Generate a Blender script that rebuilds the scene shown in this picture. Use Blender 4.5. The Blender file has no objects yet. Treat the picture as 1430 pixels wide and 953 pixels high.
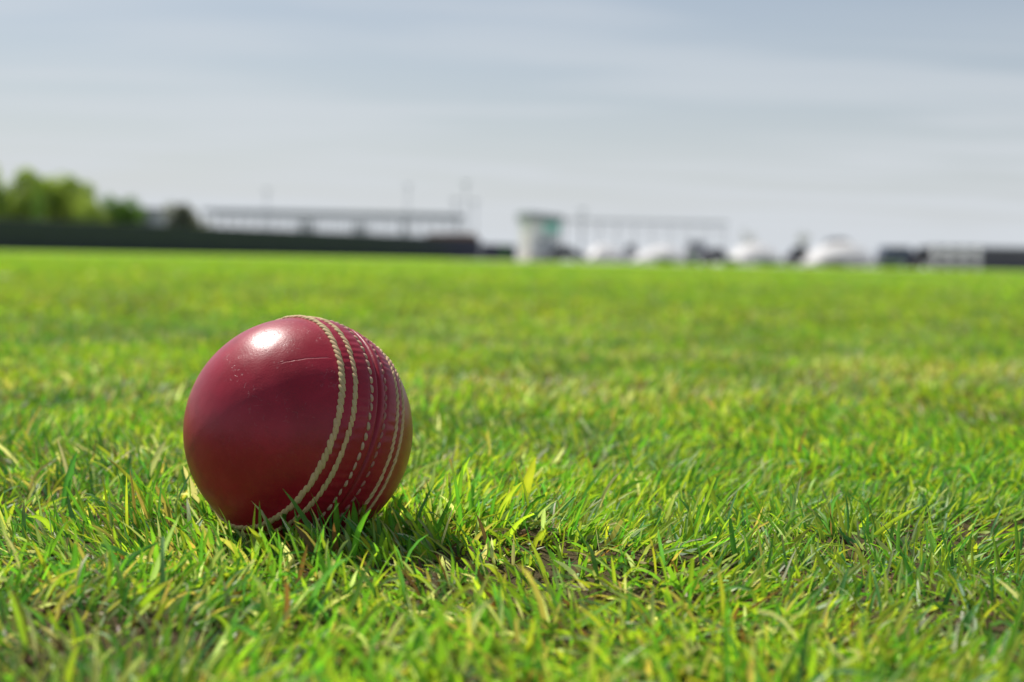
import bpy, bmesh, math, random
import numpy as np
from mathutils import Matrix, Vector

sc = bpy.context.scene
COL = sc.collection
R = math.radians
random.seed(7)
rng = np.random.default_rng(11)

# ------------------------------------------------------------------ camera
FOC, SENS = 50.0, 36.0
FPX = FOC / SENS * 1430.0                    # focal length in photo pixels
PITCH = math.atan(113.5 / FPX)
ROLL = math.atan(28.0 / 1430.0)
BALL_R = 0.0358
cam_rot = Matrix.Rotation(math.pi / 2 - PITCH, 3, 'X') @ Matrix.Rotation(ROLL, 3, 'Z')


def ray(px, py):
    """world direction through a photo pixel"""
    return (cam_rot @ Vector(((px - 715.0) / FPX, (476.5 - py) / FPX, -1.0))).normalized()


BALL_D = 0.4555
_c = ray(418.0, 602.0) * BALL_D
CAM_Z = BALL_R - 0.003 - _c.z
BALL_C = Vector((_c.x, _c.y, BALL_R - 0.003))

cd = bpy.data.cameras.new('camera')
cam = bpy.data.objects.new('camera', cd)
COL.objects.link(cam)
cam.matrix_world = Matrix.Translation((0, 0, CAM_Z)) @ cam_rot.to_4x4()
cd.lens, cd.sensor_width = FOC, SENS
cd.clip_start, cd.clip_end = 0.02, 6000.0
cd.dof.use_dof = True
cd.dof.focus_distance = 0.428
cd.dof.aperture_fstop = 10.5
cd.dof.aperture_blades = 0
sc.camera = cam

# ------------------------------------------------------------------ sky, sun, exposure
# the sun is where the highlight on the ball (photo pixel 372, 474) mirrors it
_d = ray(372.0, 474.0)
_o = Vector((0, 0, CAM_Z)) - BALL_C
_b = _o.dot(_d)
_n = (_o + _d * (-_b - math.sqrt(_b * _b - _o.dot(_o) + BALL_R ** 2))) / BALL_R
SUN = (_d - 2 * _d.dot(_n) * _n).normalized()
print('sun', SUN)
SUN_EL = math.asin(SUN.z)
SUN_ROT = math.atan2(SUN.x, SUN.y)

world = bpy.data.worlds.new('World')
sc.world = world
world.use_nodes = True
wn, wl = world.node_tree.nodes, world.node_tree.links
bg = wn['Background']
bg.inputs['Strength'].default_value = 0.081
sky = wn.new('ShaderNodeTexSky')
sky.sky_type = 'NISHITA'
sky.sun_disc = False
sky.sun_elevation, sky.sun_rotation = SUN_EL, SUN_ROT
sky.air_density, sky.dust_density, sky.ozone_density = 1.0, 1.2, 1.3


def nd(nodes, typ, **kw):
    n = nodes.new(typ)
    for k, v in kw.items():
        setattr(n, k, v)
    return n


def mth(nt, op, a, b=None, c=None, clamp=False):
    n = nt.nodes.new('ShaderNodeMath')
    n.operation, n.use_clamp = op, clamp
    for i, v in enumerate((a, b, c)):
        if v is None:
            continue
        if isinstance(v, (int, float)):
            n.inputs[i].default_value = v
        else:
            nt.links.new(v, n.inputs[i])
    return n.outputs[0]


def mixc(nt, fac, a, b, mode='MIX'):
    n = nt.nodes.new('ShaderNodeMix')
    n.data_type, n.blend_type = 'RGBA', mode
    for s, v in ((n.inputs[0], fac), (n.inputs[6], a), (n.inputs[7], b)):
        if isinstance(v, (int, float)):
            s.default_value = v
        elif isinstance(v, tuple):
            s.default_value = (*v, 1.0) if len(v) == 3 else v
        else:
            nt.links.new(v, s)
    return n.outputs[2]


# thin high cloud: a veil whose depth grows towards the horizon, with cirrus streaks
wt = world.node_tree
tc = nd(wn, 'ShaderNodeTexCoord')
sep = nd(wn, 'ShaderNodeSeparateXYZ')
wl.new(tc.outputs['Generated'], sep.inputs[0])
zc = mth(wt, 'MAXIMUM', sep.outputs[2], 0.0)
zz = mth(wt, 'ADD', zc, 0.055)
cmb = nd(wn, 'ShaderNodeCombineXYZ')
wl.new(mth(wt, 'DIVIDE', sep.outputs[0], zz), cmb.inputs[0])
wl.new(mth(wt, 'DIVIDE', sep.outputs[1], zz), cmb.inputs[1])
mp = nd(wn, 'ShaderNodeMapping')
mp.inputs['Rotation'].default_value = (0, 0, R(-16))
mp.inputs['Scale'].default_value = (0.55, 1.50, 1.0)
mp.inputs['Location'].default_value = (0.3, 4.95, 0.0)
wl.new(cmb.outputs[0], mp.inputs[0])
nz = nd(wn, 'ShaderNodeTexNoise')
nz.inputs['Scale'].default_value = 1.0
nz.inputs['Detail'].default_value = 5.0
nz.inputs['Roughness'].default_value = 0.45
nz.inputs['Distortion'].default_value = 0.5
wl.new(mp.outputs[0], nz.inputs['Vector'])
streak = nd(wn, 'ShaderNodeMapRange', interpolation_type='SMOOTHSTEP')
streak.inputs[1].default_value, streak.inputs[2].default_value = 0.40, 0.68
wl.new(nz.outputs[0], streak.inputs[0])
# optical depth = (base + streak) / sin(elevation)
tau = mth(wt, 'DIVIDE', mth(wt, 'MULTIPLY_ADD', streak.outputs[0], 0.075, 0.080),
          mth(wt, 'ADD', zc, 0.012))
veil = mth(wt, 'SUBTRACT', 1.0, mth(wt, 'POWER', 2.718, mth(wt, 'MULTIPLY', tau, -1.0)), clamp=True)
skyc = mixc(wt, veil, sky.outputs[0], (8.30, 8.78, 9.36))
wl.new(skyc, bg.inputs['Color'])

sd = bpy.data.lights.new('sun', 'SUN')
sd.energy, sd.angle, sd.color = 5.0, R(0.53), (1.0, 0.955, 0.88)
so = bpy.data.objects.new('sun', sd)
COL.objects.link(so)
so.rotation_euler = (-SUN).to_track_quat('-Z', 'Y').to_euler()
so.location = (-20, 10, 40)

sc.view_settings.view_transform = 'Standard'
sc.view_settings.look = 'None'
sc.view_settings.exposure = 0.0
sc.view_settings.gamma = 1.0
sc.cycles.max_bounces = 10
sc.cycles.transmission_bounces = 6
sc.cycles.sample_clamp_indirect = 6.0

# ------------------------------------------------------------------ helpers


def tag(o, label=None, cat=None, group=None, kind=None):
    for k, v in (('label', label), ('category', cat), ('group', group), ('kind', kind)):
        if v:
            o[k] = v
    return o


def empty(name, loc, rz=0.0):
    o = bpy.data.objects.new(name, None)
    o.empty_display_size = 0.02
    COL.objects.link(o)
    o.location = loc
    o.rotation_euler = (0, 0, rz)
    return o


def link_mesh(name, me, parent=None, mats=()):
    o = bpy.data.objects.new(name, me)
    for m in mats:
        me.materials.append(m)
    COL.objects.link(o)
    o.parent = parent
    return o


def np_mesh(name, V, F, smooth=True):
    """V (n,3), F (m,4) or (m,3) arrays"""
    me = bpy.data.meshes.new(name)
    k = F.shape[1]
    me.vertices.add(len(V))
    me.vertices.foreach_set('co', np.ascontiguousarray(V, np.float32).ravel())
    me.loops.add(F.size)
    me.loops.foreach_set('vertex_index', np.ascontiguousarray(F, np.int32).ravel())
    me.polygons.add(len(F))
    me.polygons.foreach_set('loop_start', np.arange(0, F.size, k, dtype=np.int32))
    me.polygons.foreach_set('use_smooth', np.full(len(F), smooth))
    me.update(calc_edges=True)
    return me


def set_tint(me, C):
    a = me.color_attributes.new('tint', 'FLOAT_COLOR', 'POINT')
    C4 = np.ones((len(C), 4), np.float32)
    C4[:, :3] = C
    a.data.foreach_set('color', C4.ravel())


class MB:
    """collects simple solids into one mesh"""

    def __init__(s):
        s.bm = bmesh.new()

    def box(s, x0, x1, y0, y1, z0, z1, bev=0.0):
        r = bmesh.ops.create_cube(s.bm, size=1.0)
        vs = r['verts']
        for v in vs:
            v.co = Vector(((x0 + x1) / 2 + v.co.x * (x1 - x0), (y0 + y1) / 2 + v.co.y * (y1 - y0),
                           (z0 + z1) / 2 + v.co.z * (z1 - z0)))
        if bev:
            es = {e for v in vs for e in v.link_edges}
            bmesh.ops.bevel(s.bm, geom=list(es), offset=bev, segments=2, affect='EDGES', profile=0.6)
        return s

    def cyl(s, p0, p1, r0, r1=None, n=12):
        p0, p1 = Vector(p0), Vector(p1)
        d = p1 - p0
        m = Matrix.Translation((p0 + p1) / 2) @ d.to_track_quat('Z', 'Y').to_matrix().to_4x4()
        bmesh.ops.create_cone(s.bm, cap_ends=True, segments=n, radius1=r0, radius2=r0 if r1 is None else r1,
                              depth=d.length, matrix=m)
        return s

    def prism(s, prof, y0, y1, taper=0.0):
        """profile of (x, z) points extruded along y; taper narrows the upper points in y"""
        zs = [p[1] for p in prof]
        lo, hi = min(zs), max(zs)
        a, b = [], []
        for x, z in prof:
            t = taper * (z - lo) / (hi - lo)
            a.append(s.bm.verts.new((x, y0 + t, z)))
            b.append(s.bm.verts.new((x, y1 - t, z)))
        n = len(prof)
        s.bm.faces.new(a)
        s.bm.faces.new(b[::-1])
        for i in range(n):
            j = (i + 1) % n
            s.bm.faces.new((a[i], b[i], b[j], a[j]))
        return s

    def build(s, name, m, parent=None, smooth=False):
        bmesh.ops.recalc_face_normals(s.bm, faces=s.bm.faces)
        me = bpy.data.meshes.new(name)
        s.bm.to_mesh(me)
        s.bm.free()
        if smooth:
            me.polygons.foreach_set('use_smooth', np.full(len(me.polygons), True))
        return link_mesh(name, me, parent, (m,))


def new_mat(name):
    m = bpy.data.materials.new(name)
    m.use_nodes = True
    return m, m.node_tree, m.node_tree.nodes['Principled BSDF']


def plain(name, col, rough=0.6, spec=0.4, metal=0.0, var=0.12, scale=1.5):
    """a painted or woven surface with slight mottling"""
    m, nt, p = new_mat(name)
    t = nt.nodes.new('ShaderNodeTexCoord')
    n = nt.nodes.new('ShaderNodeTexNoise')
    n.inputs['Scale'].default_value = scale
    n.inputs['Detail'].default_value = 5
    nt.links.new(t.outputs['Object'], n.inputs['Vector'])
    d = tuple(c * (1 - var) for c in col)
    b = tuple(min(1, c * (1 + var)) for c in col)
    nt.links.new(mixc(nt, n.outputs[0], d, b), p.inputs['Base Color'])
    p.inputs['Roughness'].default_value = rough
    p.inputs['Specular IOR Level'].default_value = spec
    p.inputs['Metallic'].default_value = metal
    return m


# value noise for laying out the turf
_tab = rng.random((256, 256))


def vnoise(x, y):
    xi, yi = np.floor(x).astype(int), np.floor(y).astype(int)
    fx, fy = x - xi, y - yi
    fx, fy = fx * fx * (3 - 2 * fx), fy * fy * (3 - 2 * fy)
    g = lambda i, j: _tab[(xi + i) & 255, (yi + j) & 255]
    return (g(0, 0) * (1 - fx) + g(1, 0) * fx) * (1 - fy) + (g(0, 1) * (1 - fx) + g(1, 1) * fx) * fy


def fbm(x, y, s, o=3):
    t, a, w = 0, 1.0, 0
    for k in range(o):
        t = t + a * vnoise(x / s + 17.3 * k, y / s + 5.1 * k)
        w += a
        a *= 0.55
        s *= 0.47
    return t / w


# ------------------------------------------------------------------ ground
def ground_material():
    m, nt, p = new_mat('turf_soil')
    t = nt.nodes.new('ShaderNodeTexCoord')

    def noise(scale, det=6, rough=0.6):
        n = nt.nodes.new('ShaderNodeTexNoise')
        n.inputs['Scale'].default_value = scale
        n.inputs['Detail'].default_value = det
        n.inputs['Roughness'].default_value = rough
        nt.links.new(t.outputs['Object'], n.inputs['Vector'])
        return n.outputs[0]
    soil = mixc(nt, noise(180), (0.055, 0.030, 0.018), (0.19, 0.125, 0.075))
    soil = mixc(nt, mth(nt, 'MULTIPLY', noise(60), 0.8), soil, (0.10, 0.10, 0.03))
    grn = mixc(nt, noise(0.35, 8, 0.7), (0.22, 0.44, 0.014), (0.34, 0.55, 0.018))
    grn = mixc(nt, mth(nt, 'MULTIPLY', noise(0.06, 3), 0.5), grn, (0.27, 0.49, 0.016))
    # soil between the blades near by; farther off the sward closes over it
    ln = nt.nodes.new('ShaderNodeVectorMath')
    ln.operation = 'LENGTH'
    nt.links.new(t.outputs['Object'], ln.inputs[0])
    mr = nt.nodes.new('ShaderNodeMapRange')
    mr.inputs[1].default_value, mr.inputs[2].default_value = 2.5, 9.0
    nt.links.new(ln.outputs['Value'], mr.inputs[0])
    nt.links.new(mixc(nt, mr.outputs[0], soil, grn), p.inputs['Base Color'])
    p.inputs['Roughness'].default_value = 0.95
    p.inputs['Specular IOR Level'].default_value = 0.15
    b = nt.nodes.new('ShaderNodeBump')
    b.inputs['Strength'].default_value = 0.8
    b.inputs['Distance'].default_value = 0.004
    nt.links.new(noise(300, 8, 0.7), b.inputs['Height'])
    nt.links.new(b.outputs[0], p.inputs['Normal'])
    return m


def ground_z(X, Y):
    rd = np.hypot(X, Y)
    Z = (fbm(X + 40, Y + 40, 0.05) - 0.5) * 0.010 * np.clip(1.9 - rd, 0, 1)
    Z = Z + (fbm(X + 9, Y + 3, 0.012, 2) - 0.5) * 0.004 * np.clip(1.6 - rd, 0, 1)
    d = np.hypot(X - BALL_C.x, Y - BALL_C.y)
    return np.where(d < 0.05, Z * np.clip(d / 0.05, 0, 1) - 0.0025, Z)


def ground():
    # radial sheet: fine near the camera, reaching the horizon
    rad = np.concatenate([[0.0], np.geomspace(0.05, 0.16, 10), np.linspace(0.17, 1.0, 170), np.geomspace(1.02, 2.0, 40), np.geomspace(2.2, 4500, 60)])
    na = 400
    th = np.linspace(0, 2 * np.pi, na, endpoint=False)
    X = rad[:, None] * np.cos(th)
    Y = rad[:, None] * np.sin(th)
    Z = ground_z(X, Y)
    V = np.stack([X, Y, Z], -1).reshape(-1, 3)
    i, j = np.meshgrid(np.arange(len(rad) - 1), np.arange(na), indexing='ij')
    j2 = (j + 1) % na
    F = np.stack([i * na + j, (i + 1) * na + j, (i + 1) * na + j2, i * na + j2], -1).reshape(-1, 4)
    o = link_mesh('ground', np_mesh('ground', V, F), None, (ground_material(),))
    tag(o, 'green sports field with brown soil showing between the blades', None, None, 'structure')


ground()

# ------------------------------------------------------------------ grass


def grass_material():
    m, nt, p = new_mat('grass_blade')
    a = nt.nodes.new('ShaderNodeAttribute')
    a.attribute_name = 'tint'
    t = nt.nodes.new('ShaderNodeTexCoord')
    n = nt.nodes.new('ShaderNodeTexNoise')
    n.inputs['Scale'].default_value = 260
    n.inputs['Detail'].default_value = 2
    nt.links.new(t.outputs['Object'], n.inputs['Vector'])
    c = mixc(nt, 1.0, a.outputs['Color'], mixc(nt, n.outputs[0], (0.75, 0.78, 0.72), (1.18, 1.15, 1.2)), 'MULTIPLY')
    nt.links.new(c, p.inputs['Base Color'])
    p.inputs['Roughness'].default_value = 0.48
    p.inputs['Specular IOR Level'].default_value = 0.42
    tr = nt.nodes.new('ShaderNodeBsdfTranslucent')
    tcol = mixc(nt, 1.0, c, (1.50, 1.50, 0.60), 'MULTIPLY')
    nt.links.new(tcol, tr.inputs['Color'])
    mx = nt.nodes.new('ShaderNodeMixShader')
    mx.inputs[0].default_value = 0.48
    nt.links.new(p.outputs[0], mx.inputs[1])
    nt.links.new(tr.outputs[0], mx.inputs[2])
    nt.links.new(mx.outputs[0], nt.nodes['Material Output'].inputs['Surface'])
    return m


GRASS = np.array([
    (0.185, 0.405, 0.042),     # mid green
    (0.320, 0.480, 0.042),     # yellow green
    (0.100, 0.300, 0.080),     # blue green
    (0.440, 0.540, 0.055),     # lime yellow
    (0.105, 0.310, 0.034),     # deep green
    (0.330, 0.440, 0.200),     # sage
    (0.500, 0.440, 0.160),     # straw
    (0.660, 0.690, 0.460),     # pale dead; an extra share paints in pale glints
    (0.210, 0.115, 0.055),     # brown
])


def blades(n_per_m2, r0, r1, ang, hgt, wid, rows, fold, probs, lean=(0.15, 0.9), bend=0.8, thin_by=None, sig=0.24):
    """one ring of turf: returns vertices, quads, colours"""
    area = ang * (r1 * r1 - r0 * r0)
    n = int(n_per_m2 * area)
    rr = np.sqrt(rng.uniform(r0 * r0, r1 * r1, n))
    aa = rng.uniform(-ang, ang, n)
    x, y = rr * np.sin(aa), rr * np.cos(aa)
    keep = np.ones(n, bool)
    if thin_by is not None:
        keep &= rng.random(n) < thin_by(x, y)
    dB = np.hypot(x - BALL_C.x, y - BALL_C.y)
    keep &= dB > 0.017
    x, y, dB = x[keep], y[keep], dB[keep]
    n = len(x)
    # clumps share a direction, as trodden turf does
    swirl = fbm(x + 3, y + 8, 0.15, 2) * 4 * np.pi
    az = swirl + rng.normal(0, 0.95, n)
    L = hgt * np.exp(rng.normal(0, sig, n)) * (0.65 + 0.7 * fbm(x + 11, y, 0.06, 2))
    L = np.minimum(L, hgt * 1.45)
    W = wid * np.exp(rng.normal(0, 0.28, n))
    ln0 = rng.uniform(lean[0], lean[1], n)
    bd = np.abs(rng.normal(0, bend, n))
    t = np.linspace(0, 1, rows)
    pos = np.zeros((n, rows, 3))
    pos[:, 0] = np.stack([x, y, ground_z(x, y) - 0.001], -1)
    kink = rng.normal(0, 0.35, n)
    dirs = np.zeros((n, rows, 3))
    for k in range(rows):
        a = np.minimum(ln0 + bd * t[k] ** 1.3, 1.75)
        az_k = az + kink * t[k]
        dirs[:, k] = np.stack([np.sin(a) * np.cos(az_k), np.sin(a) * np.sin(az_k), np.cos(a)], -1)
        if k:
            pos[:, k] = pos[:, k - 1] + (dirs[:, k - 1] + dirs[:, k]) * 0.5 * (L / (rows - 1))[:, None]
    tw0 = rng.uniform(-1.2, 1.2, n)
    tw1 = rng.normal(0, 0.6, n)
    hz = np.stack([-np.sin(az), np.cos(az), np.zeros(n)], -1)
    prof = np.interp(t, [0, 0.15, 0.5, 0.8, 1.0], [0.62, 0.95, 1.0, 0.66, 0.04])
    cols = 3 if fold else 2
    cut = rng.random(n) < 0.16                             # tips taken off by the mower
    V = np.zeros((n, rows, cols, 3))
    for k in range(rows):
        d = dirs[:, k]
        s0 = hz - d * (hz * d).sum(1)[:, None]
        s0 /= np.linalg.norm(s0, axis=1)[:, None] + 1e-9
        nrm = np.cross(d, s0)
        ta = (tw0 + tw1 * t[k])[:, None]
        sd_ = s0 * np.cos(ta) + nrm * np.sin(ta)
        nn = nrm * np.cos(ta) - s0 * np.sin(ta)
        pk = np.where(cut, 1.0 - 0.45 * t[k], prof[k]) if k >= rows // 2 else prof[k]
        hw = (W * pk * 0.5)[:, None]
        V[:, k, 0] = pos[:, k] - sd_ * hw
        V[:, k, -1] = pos[:, k] + sd_ * hw
        if fold:
            V[:, k, 1] = pos[:, k] - nn * hw * 0.38
    # blades touched by the ball are pushed aside by it
    P = V.reshape(-1, 3)
    near = np.repeat(dB < 0.09, rows * cols)
    q = P[near] - np.array(BALL_C)
    dist = np.linalg.norm(q, axis=1)
    lim = BALL_R + 0.0009
    ins = dist < lim
    qi = q[ins]
    qi[:, 2] = np.minimum(qi[:, 2], -0.004)
    qh = np.linalg.norm(qi[:, :2], axis=1)
    need = np.sqrt(np.maximum(lim * lim - qi[:, 2] ** 2, 1e-8))
    s = np.maximum(need / np.maximum(qh, 1e-5), 1.0)
    q2 = q[ins]
    q2[:, :2] *= s[:, None]
    over = np.linalg.norm(q2, axis=1) < lim
    q[ins] = q2
    P[near] = q + np.array(BALL_C)
    V = P.reshape(n, rows, cols, 3)
    # faces
    base = (np.arange(n) * rows * cols)[:, None, None]
    k, c = np.meshgrid(np.arange(rows - 1), np.arange(cols - 1), indexing='ij')
    f = np.stack([k * cols + c, k * cols + c + 1, (k + 1) * cols + c + 1, (k + 1) * cols + c], -1).reshape(1, -1, 4)
    F = (f + base).reshape(-1, 4)
    # colour: kind of blade chosen by patch, then individual variation
    dry = fbm(x + 50, y + 20, 0.22, 3)
    lush = fbm(x + 5, y + 70, 0.30, 2)
    yel = fbm(x + 31, y + 12, 0.8, 3)
    pr = np.tile(np.array(probs, float), (n, 1))
    pr[:, 6:] *= np.clip((dry - 0.30) * 4.2, 0.12, 3.0)[:, None] * np.clip((fbm(x + 7, y + 44, 0.7, 2) - 0.2) * 3.2, 0.4, 2.0)[:, None]
    for bx, by, sx, sy, am in ((0.17, 1.20, 0.20, 0.22, 2.2), (0.36, 1.05, 0.12, 0.16, 1.6), (0.08, 0.95, 0.10, 0.10, 1.2), (-0.42, 1.75, 0.20, 0.25, 1.6)):
        pr[:, 6:] *= (1 + am * np.exp(-((x - bx) / sx) ** 2 - ((y - by) / sy) ** 2))[:, None]      # drier, worn patches
    pr[:, 2] *= np.clip((lush - 0.25) * 3, 0.2, 3)
    pr[:, 4] *= np.clip((lush - 0.25) * 3, 0.2, 3)
    pr[:, 1] *= np.clip((yel - 0.2) * 3, 0.3, 3)
    pr[:, 3] *= np.clip((yel - 0.2) * 3, 0.3, 3)
    pr /= pr.sum(1)[:, None]
    idx = (pr.cumsum(1) < rng.random(n)[:, None]).sum(1).clip(0, len(GRASS) - 1)
    cc = GRASS[idx] * np.exp(rng.normal(0, 0.16, (n, 1))) * np.exp(rng.normal(0, 0.06, (n, 3)))
    C = np.repeat(cc[:, None], rows, 1)
    sheath = np.array([0.26, 0.27, 0.11])                  # pale leaf sheath at the foot
    C[:, 0] = C[:, 0] * 0.45 + sheath * 0.55
    dead = rng.random(n) < 0.10                            # withered tips
    C[dead, -1] = (0.36, 0.28, 0.12)
    C[dead, -2] = C[dead, -2] * 0.6 + np.array([0.30, 0.24, 0.08]) * 0.4
    C = C * np.exp(rng.normal(0, 0.10, (n, rows, 1)))
    C = np.repeat(C[:, :, None], cols, 2)
    if fold:
        C[:, :, 1] = C[:, :, 1] * 1.15 + 0.015             # paler midrib
        C[:, :, 0] *= 0.90
    C = C.reshape(-1, 3)
    return V.reshape(-1, 3), F, C


def bald(x, y):
    """density of the sward; thin, worn spots beside the ball and here and there"""
    d = fbm(x + 80, y + 33, 0.07, 3)
    k = np.clip((d - 0.22) * 4.5, 0.55, 1.0)
    for bx, by, br in ((0.012, 0.415, 0.030), (0.115, 0.345, 0.022), (0.20, 0.415, 0.022), (0.03, 0.385, 0.02), (0.155, 0.47, 0.02)):
        k = k * (1 - 0.66 * np.exp(-((x - bx) ** 2 + (y - by) ** 2) / (br * br)))
    return k


def tall(x, y):
    """where the mower left longer blades: in tufts, and sheltered round the ball"""
    t = fbm(x + 140, y + 61, 0.045, 2)
    d = np.hypot(x - BALL_C.x, y - BALL_C.y)
    return bald(x, y) * np.clip(np.clip((t - 0.40) * 3.2, 0.10, 0.8) + 0.85 * np.exp(-((d - 0.044) / 0.016) ** 2), 0, 1)


def fringe(x, y):
    """blades standing close round the ball, where no mower reached"""
    d = np.hypot(x - BALL_C.x, y - BALL_C.y)
    front = 0.6 + 0.4 * np.clip((BALL_C.y - y) / 0.02, -1, 1)
    return np.exp(-((d - 0.041) / 0.012) ** 2) * front * np.clip((fbm(x + 3, y + 9, 0.02, 2) - 0.1) * 2.6, 0.45, 1)


def grass():
    #        mid   yel   blue  lime  deep  straw pale  brown
    G1 = (0.26, 0.20, 0.13, 0.115, 0.145, 0.10, 0.045, 0.040, 0.012)
    G2 = (0.20, 0.17, 0.08, 0.10, 0.10, 0.10, 0.15, 0.12, 0.06)
    G3 = (0.29, 0.30, 0.05, 0.20, 0.07, 0.07, 0.040, 0.025, 0.006)
    parts = [
        # litter and short understorey
        blades(105000, 0.17, 0.80, R(30), 0.0080, 0.00105, 4, False, G2, (0.5, 1.5), 0.6),
        blades(30000, 0.80, 1.90, R(29), 0.0085, 0.0015, 3, False, G2, (0.5, 1.4), 0.6),
        # standing blades
        blades(125000, 0.17, 0.80, R(30), 0.0110, 0.00105, 5, True, G1, (0.15, 1.15), 0.7, bald),
        blades(20000, 0.17, 0.80, R(30), 0.0172, 0.00135, 6, True, G1, (0.10, 0.95), 0.7, tall),
        blades(105000, 0.36, 0.52, R(20), 0.0180, 0.00135, 6, True, G1, (0.05, 0.6), 0.6, fringe),
        blades(56000, 0.80, 1.90, R(29), 0.0115, 0.0014, 4, False, G1, (0.15, 1.1), 0.7, bald),
        blades(14000, 1.90, 4.5, R(27), 0.0125, 0.0030, 3, False, G3, (0.15, 1.1), 0.7),
        blades(1600, 4.5, 12.0, R(26), 0.015, 0.0100, 3, False, G3, (0.15, 1.1), 0.6),
        blades(260, 12.0, 36.0, R(26), 0.018, 0.030, 2, False, G3, (0.15, 1.0), 0.5),
    ]
    o_ = 0
    Vs, Fs, Cs = [], [], []
    for V, F, C in parts:
        Vs.append(V)
        Fs.append(F + o_)
        Cs.append(C)
        o_ += len(V)
    V, F, C = np.concatenate(Vs), np.concatenate(Fs), np.concatenate(Cs)
    me = np_mesh('grass', V, F, True)
    set_tint(me, C)
    o = link_mesh('grass', me, None, (grass_material(),))
    tag(o, 'short mown grass, bright green with straw and brown blades among it', None, None, 'stuff')
    print('grass quads', len(F))


grass()


def crumbs():
    """crumbs of soil and dry clippings lying between the blades"""
    n = 14000
    rr = np.sqrt(rng.uniform(0.19 ** 2, 0.95 ** 2, n))
    aa = rng.uniform(-R(29), R(29), n)
    x, y = rr * np.sin(aa), rr * np.cos(aa)
    k = (rng.random(n) > bald(x, y) - 0.25) & (np.hypot(x - BALL_C.x, y - BALL_C.y) > 0.022)
    x, y = x[k], y[k]
    n = len(x)
    g = (1 + 5 ** 0.5) / 2
    ico = np.array([(-1, g, 0), (1, g, 0), (-1, -g, 0), (1, -g, 0), (0, -1, g), (0, 1, g), (0, -1, -g), (0, 1, -g),
                    (g, 0, -1), (g, 0, 1), (-g, 0, -1), (-g, 0, 1)], float) / 1.902
    fc = np.array([(0, 11, 5), (0, 5, 1), (0, 1, 7), (0, 7, 10), (0, 10, 11), (1, 5, 9), (5, 11, 4), (11, 10, 2), (10, 7, 6), (7, 1, 8),
                   (3, 9, 4), (3, 4, 2), (3, 2, 6), (3, 6, 8), (3, 8, 9), (4, 9, 5), (2, 4, 11), (6, 2, 10), (8, 6, 7), (9, 8, 1)])
    sz = np.minimum(0.0006 * np.exp(rng.normal(0, 0.5, n)), 0.0016)
    V = ico[None] * (1 + rng.normal(0, 0.22, (n, 12, 1))) * rng.uniform(0.6, 1.3, (n, 1, 3)) * sz[:, None, None]
    V = V + np.stack([x, y, ground_z(x, y) + sz * 0.3], -1)[:, None]
    F = (fc[None] + (np.arange(n) * 12)[:, None, None]).reshape(-1, 3)
    o = link_mesh('soil_crumbs', np_mesh('soil_crumbs', V.reshape(-1, 3), F, False), None,
                  (plain('crumbly_soil', (0.16, 0.095, 0.055), 0.95, 0.1, 0, 0.55, 500),))
    tag(o, 'crumbs of brown soil lying between the grass blades', None, None, 'stuff')


crumbs()

# ------------------------------------------------------------------ cricket ball
# seam axis in world, from the stitch rows seen in the photograph
SEAM_PTS = {
    0: [(468, 466), (477, 488), (484, 527), (486, 545), (479, 577), (474, 598), (454, 648), (411, 714)],
    2: [(497, 490), (513, 520), (516.5, 545), (516, 575), (509, 608), (497, 640), (480, 675), (458, 706)],
    5: [(556, 545), (561, 570), (558, 598), (546, 640), (530, 680), (510, 712)],
}


def ball_hit(px, py):
    d = ray(px, py)
    o = Vector((0, 0, CAM_Z)) - BALL_C
    b = o.dot(d)
    c = o.dot(o) - BALL_R ** 2
    disc = b * b - c
    if disc < 0:
        return None
    return ((o + d * (-b - math.sqrt(disc))) / BALL_R)


def fit_seam():
    A, lab = [], []
    for k, pts in SEAM_PTS.items():
        for p in pts:
            h = ball_hit(*p)
            if h is not None:
                A.append(tuple(h))
                lab.append(k)
    A = np.array(A)
    lab = np.array(lab)
    B = A.copy()
    for k in SEAM_PTS:
        B[lab == k] -= A[lab == k].mean(0)
    u, s, vt = np.linalg.svd(B)
    a = vt[-1]
    if a[0] < 0:
        a = -a
    offs = {k: math.degrees(math.asin(float((A[lab == k] @ a).mean()))) for k in SEAM_PTS}
    print('seam axis', a, 'row latitudes', offs)
    return Vector(a), offs


SEAM_AXIS, SEAM_OFF = fit_seam()
ROW_LAT = [-20.6, -13.9, -4.6, 4.8, 14.6, 20.4]
SEAM_MID = (SEAM_OFF[0] + SEAM_OFF[5]) / 2
print('mid', SEAM_MID)

N_ST = 74          # stitches in a row


def ball_radius(th, lat):
    """radius profile: raised sewn band, groove where the halves meet, puckers at the stitches"""
    d = np.degrees(lat)
    r = np.full(np.broadcast(th, lat).shape, BALL_R)
    band = 1 / (1 + np.exp((np.abs(d) - 22.2) / 0.55))
    r = r + 0.00048 * band
    r = r - 0.00085 * np.exp(-(d / 0.75) ** 2)
    for q in ROW_LAT:
        r = r - 0.00030 * np.exp(-((d - q) / 1.3) ** 2)
    # puckered leather between neighbouring rows
    puck = 0.5 + 0.5 * np.cos(th * N_ST + 0.22 * d + 1.5 * np.sin(5 * th) + 0.8 * np.sin(13 * th + 1)) * (0.6 + 0.4 * np.sin(9 * th + d * 0.3))
    for a, b, amp in ((-13.9, -4.6, 0.00016), (4.8, 14.6, 0.00014), (-20.6, -13.9, 0.00014), (14.6, 20.4, 0.00014)):
        c, w = (a + b) / 2, (b - a) / 2
        r = r + amp * (puck - 0.5) * np.exp(-((d - c) / (w * 0.85)) ** 4)
    # worn, uneven shape
    r = r + 0.00010 * np.cos(lat) ** 3 * (np.sin(3 * th + 1.0) * np.cos(4 * lat) + np.sin(7 * th + 2) * np.sin(5 * lat))
    return r


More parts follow.
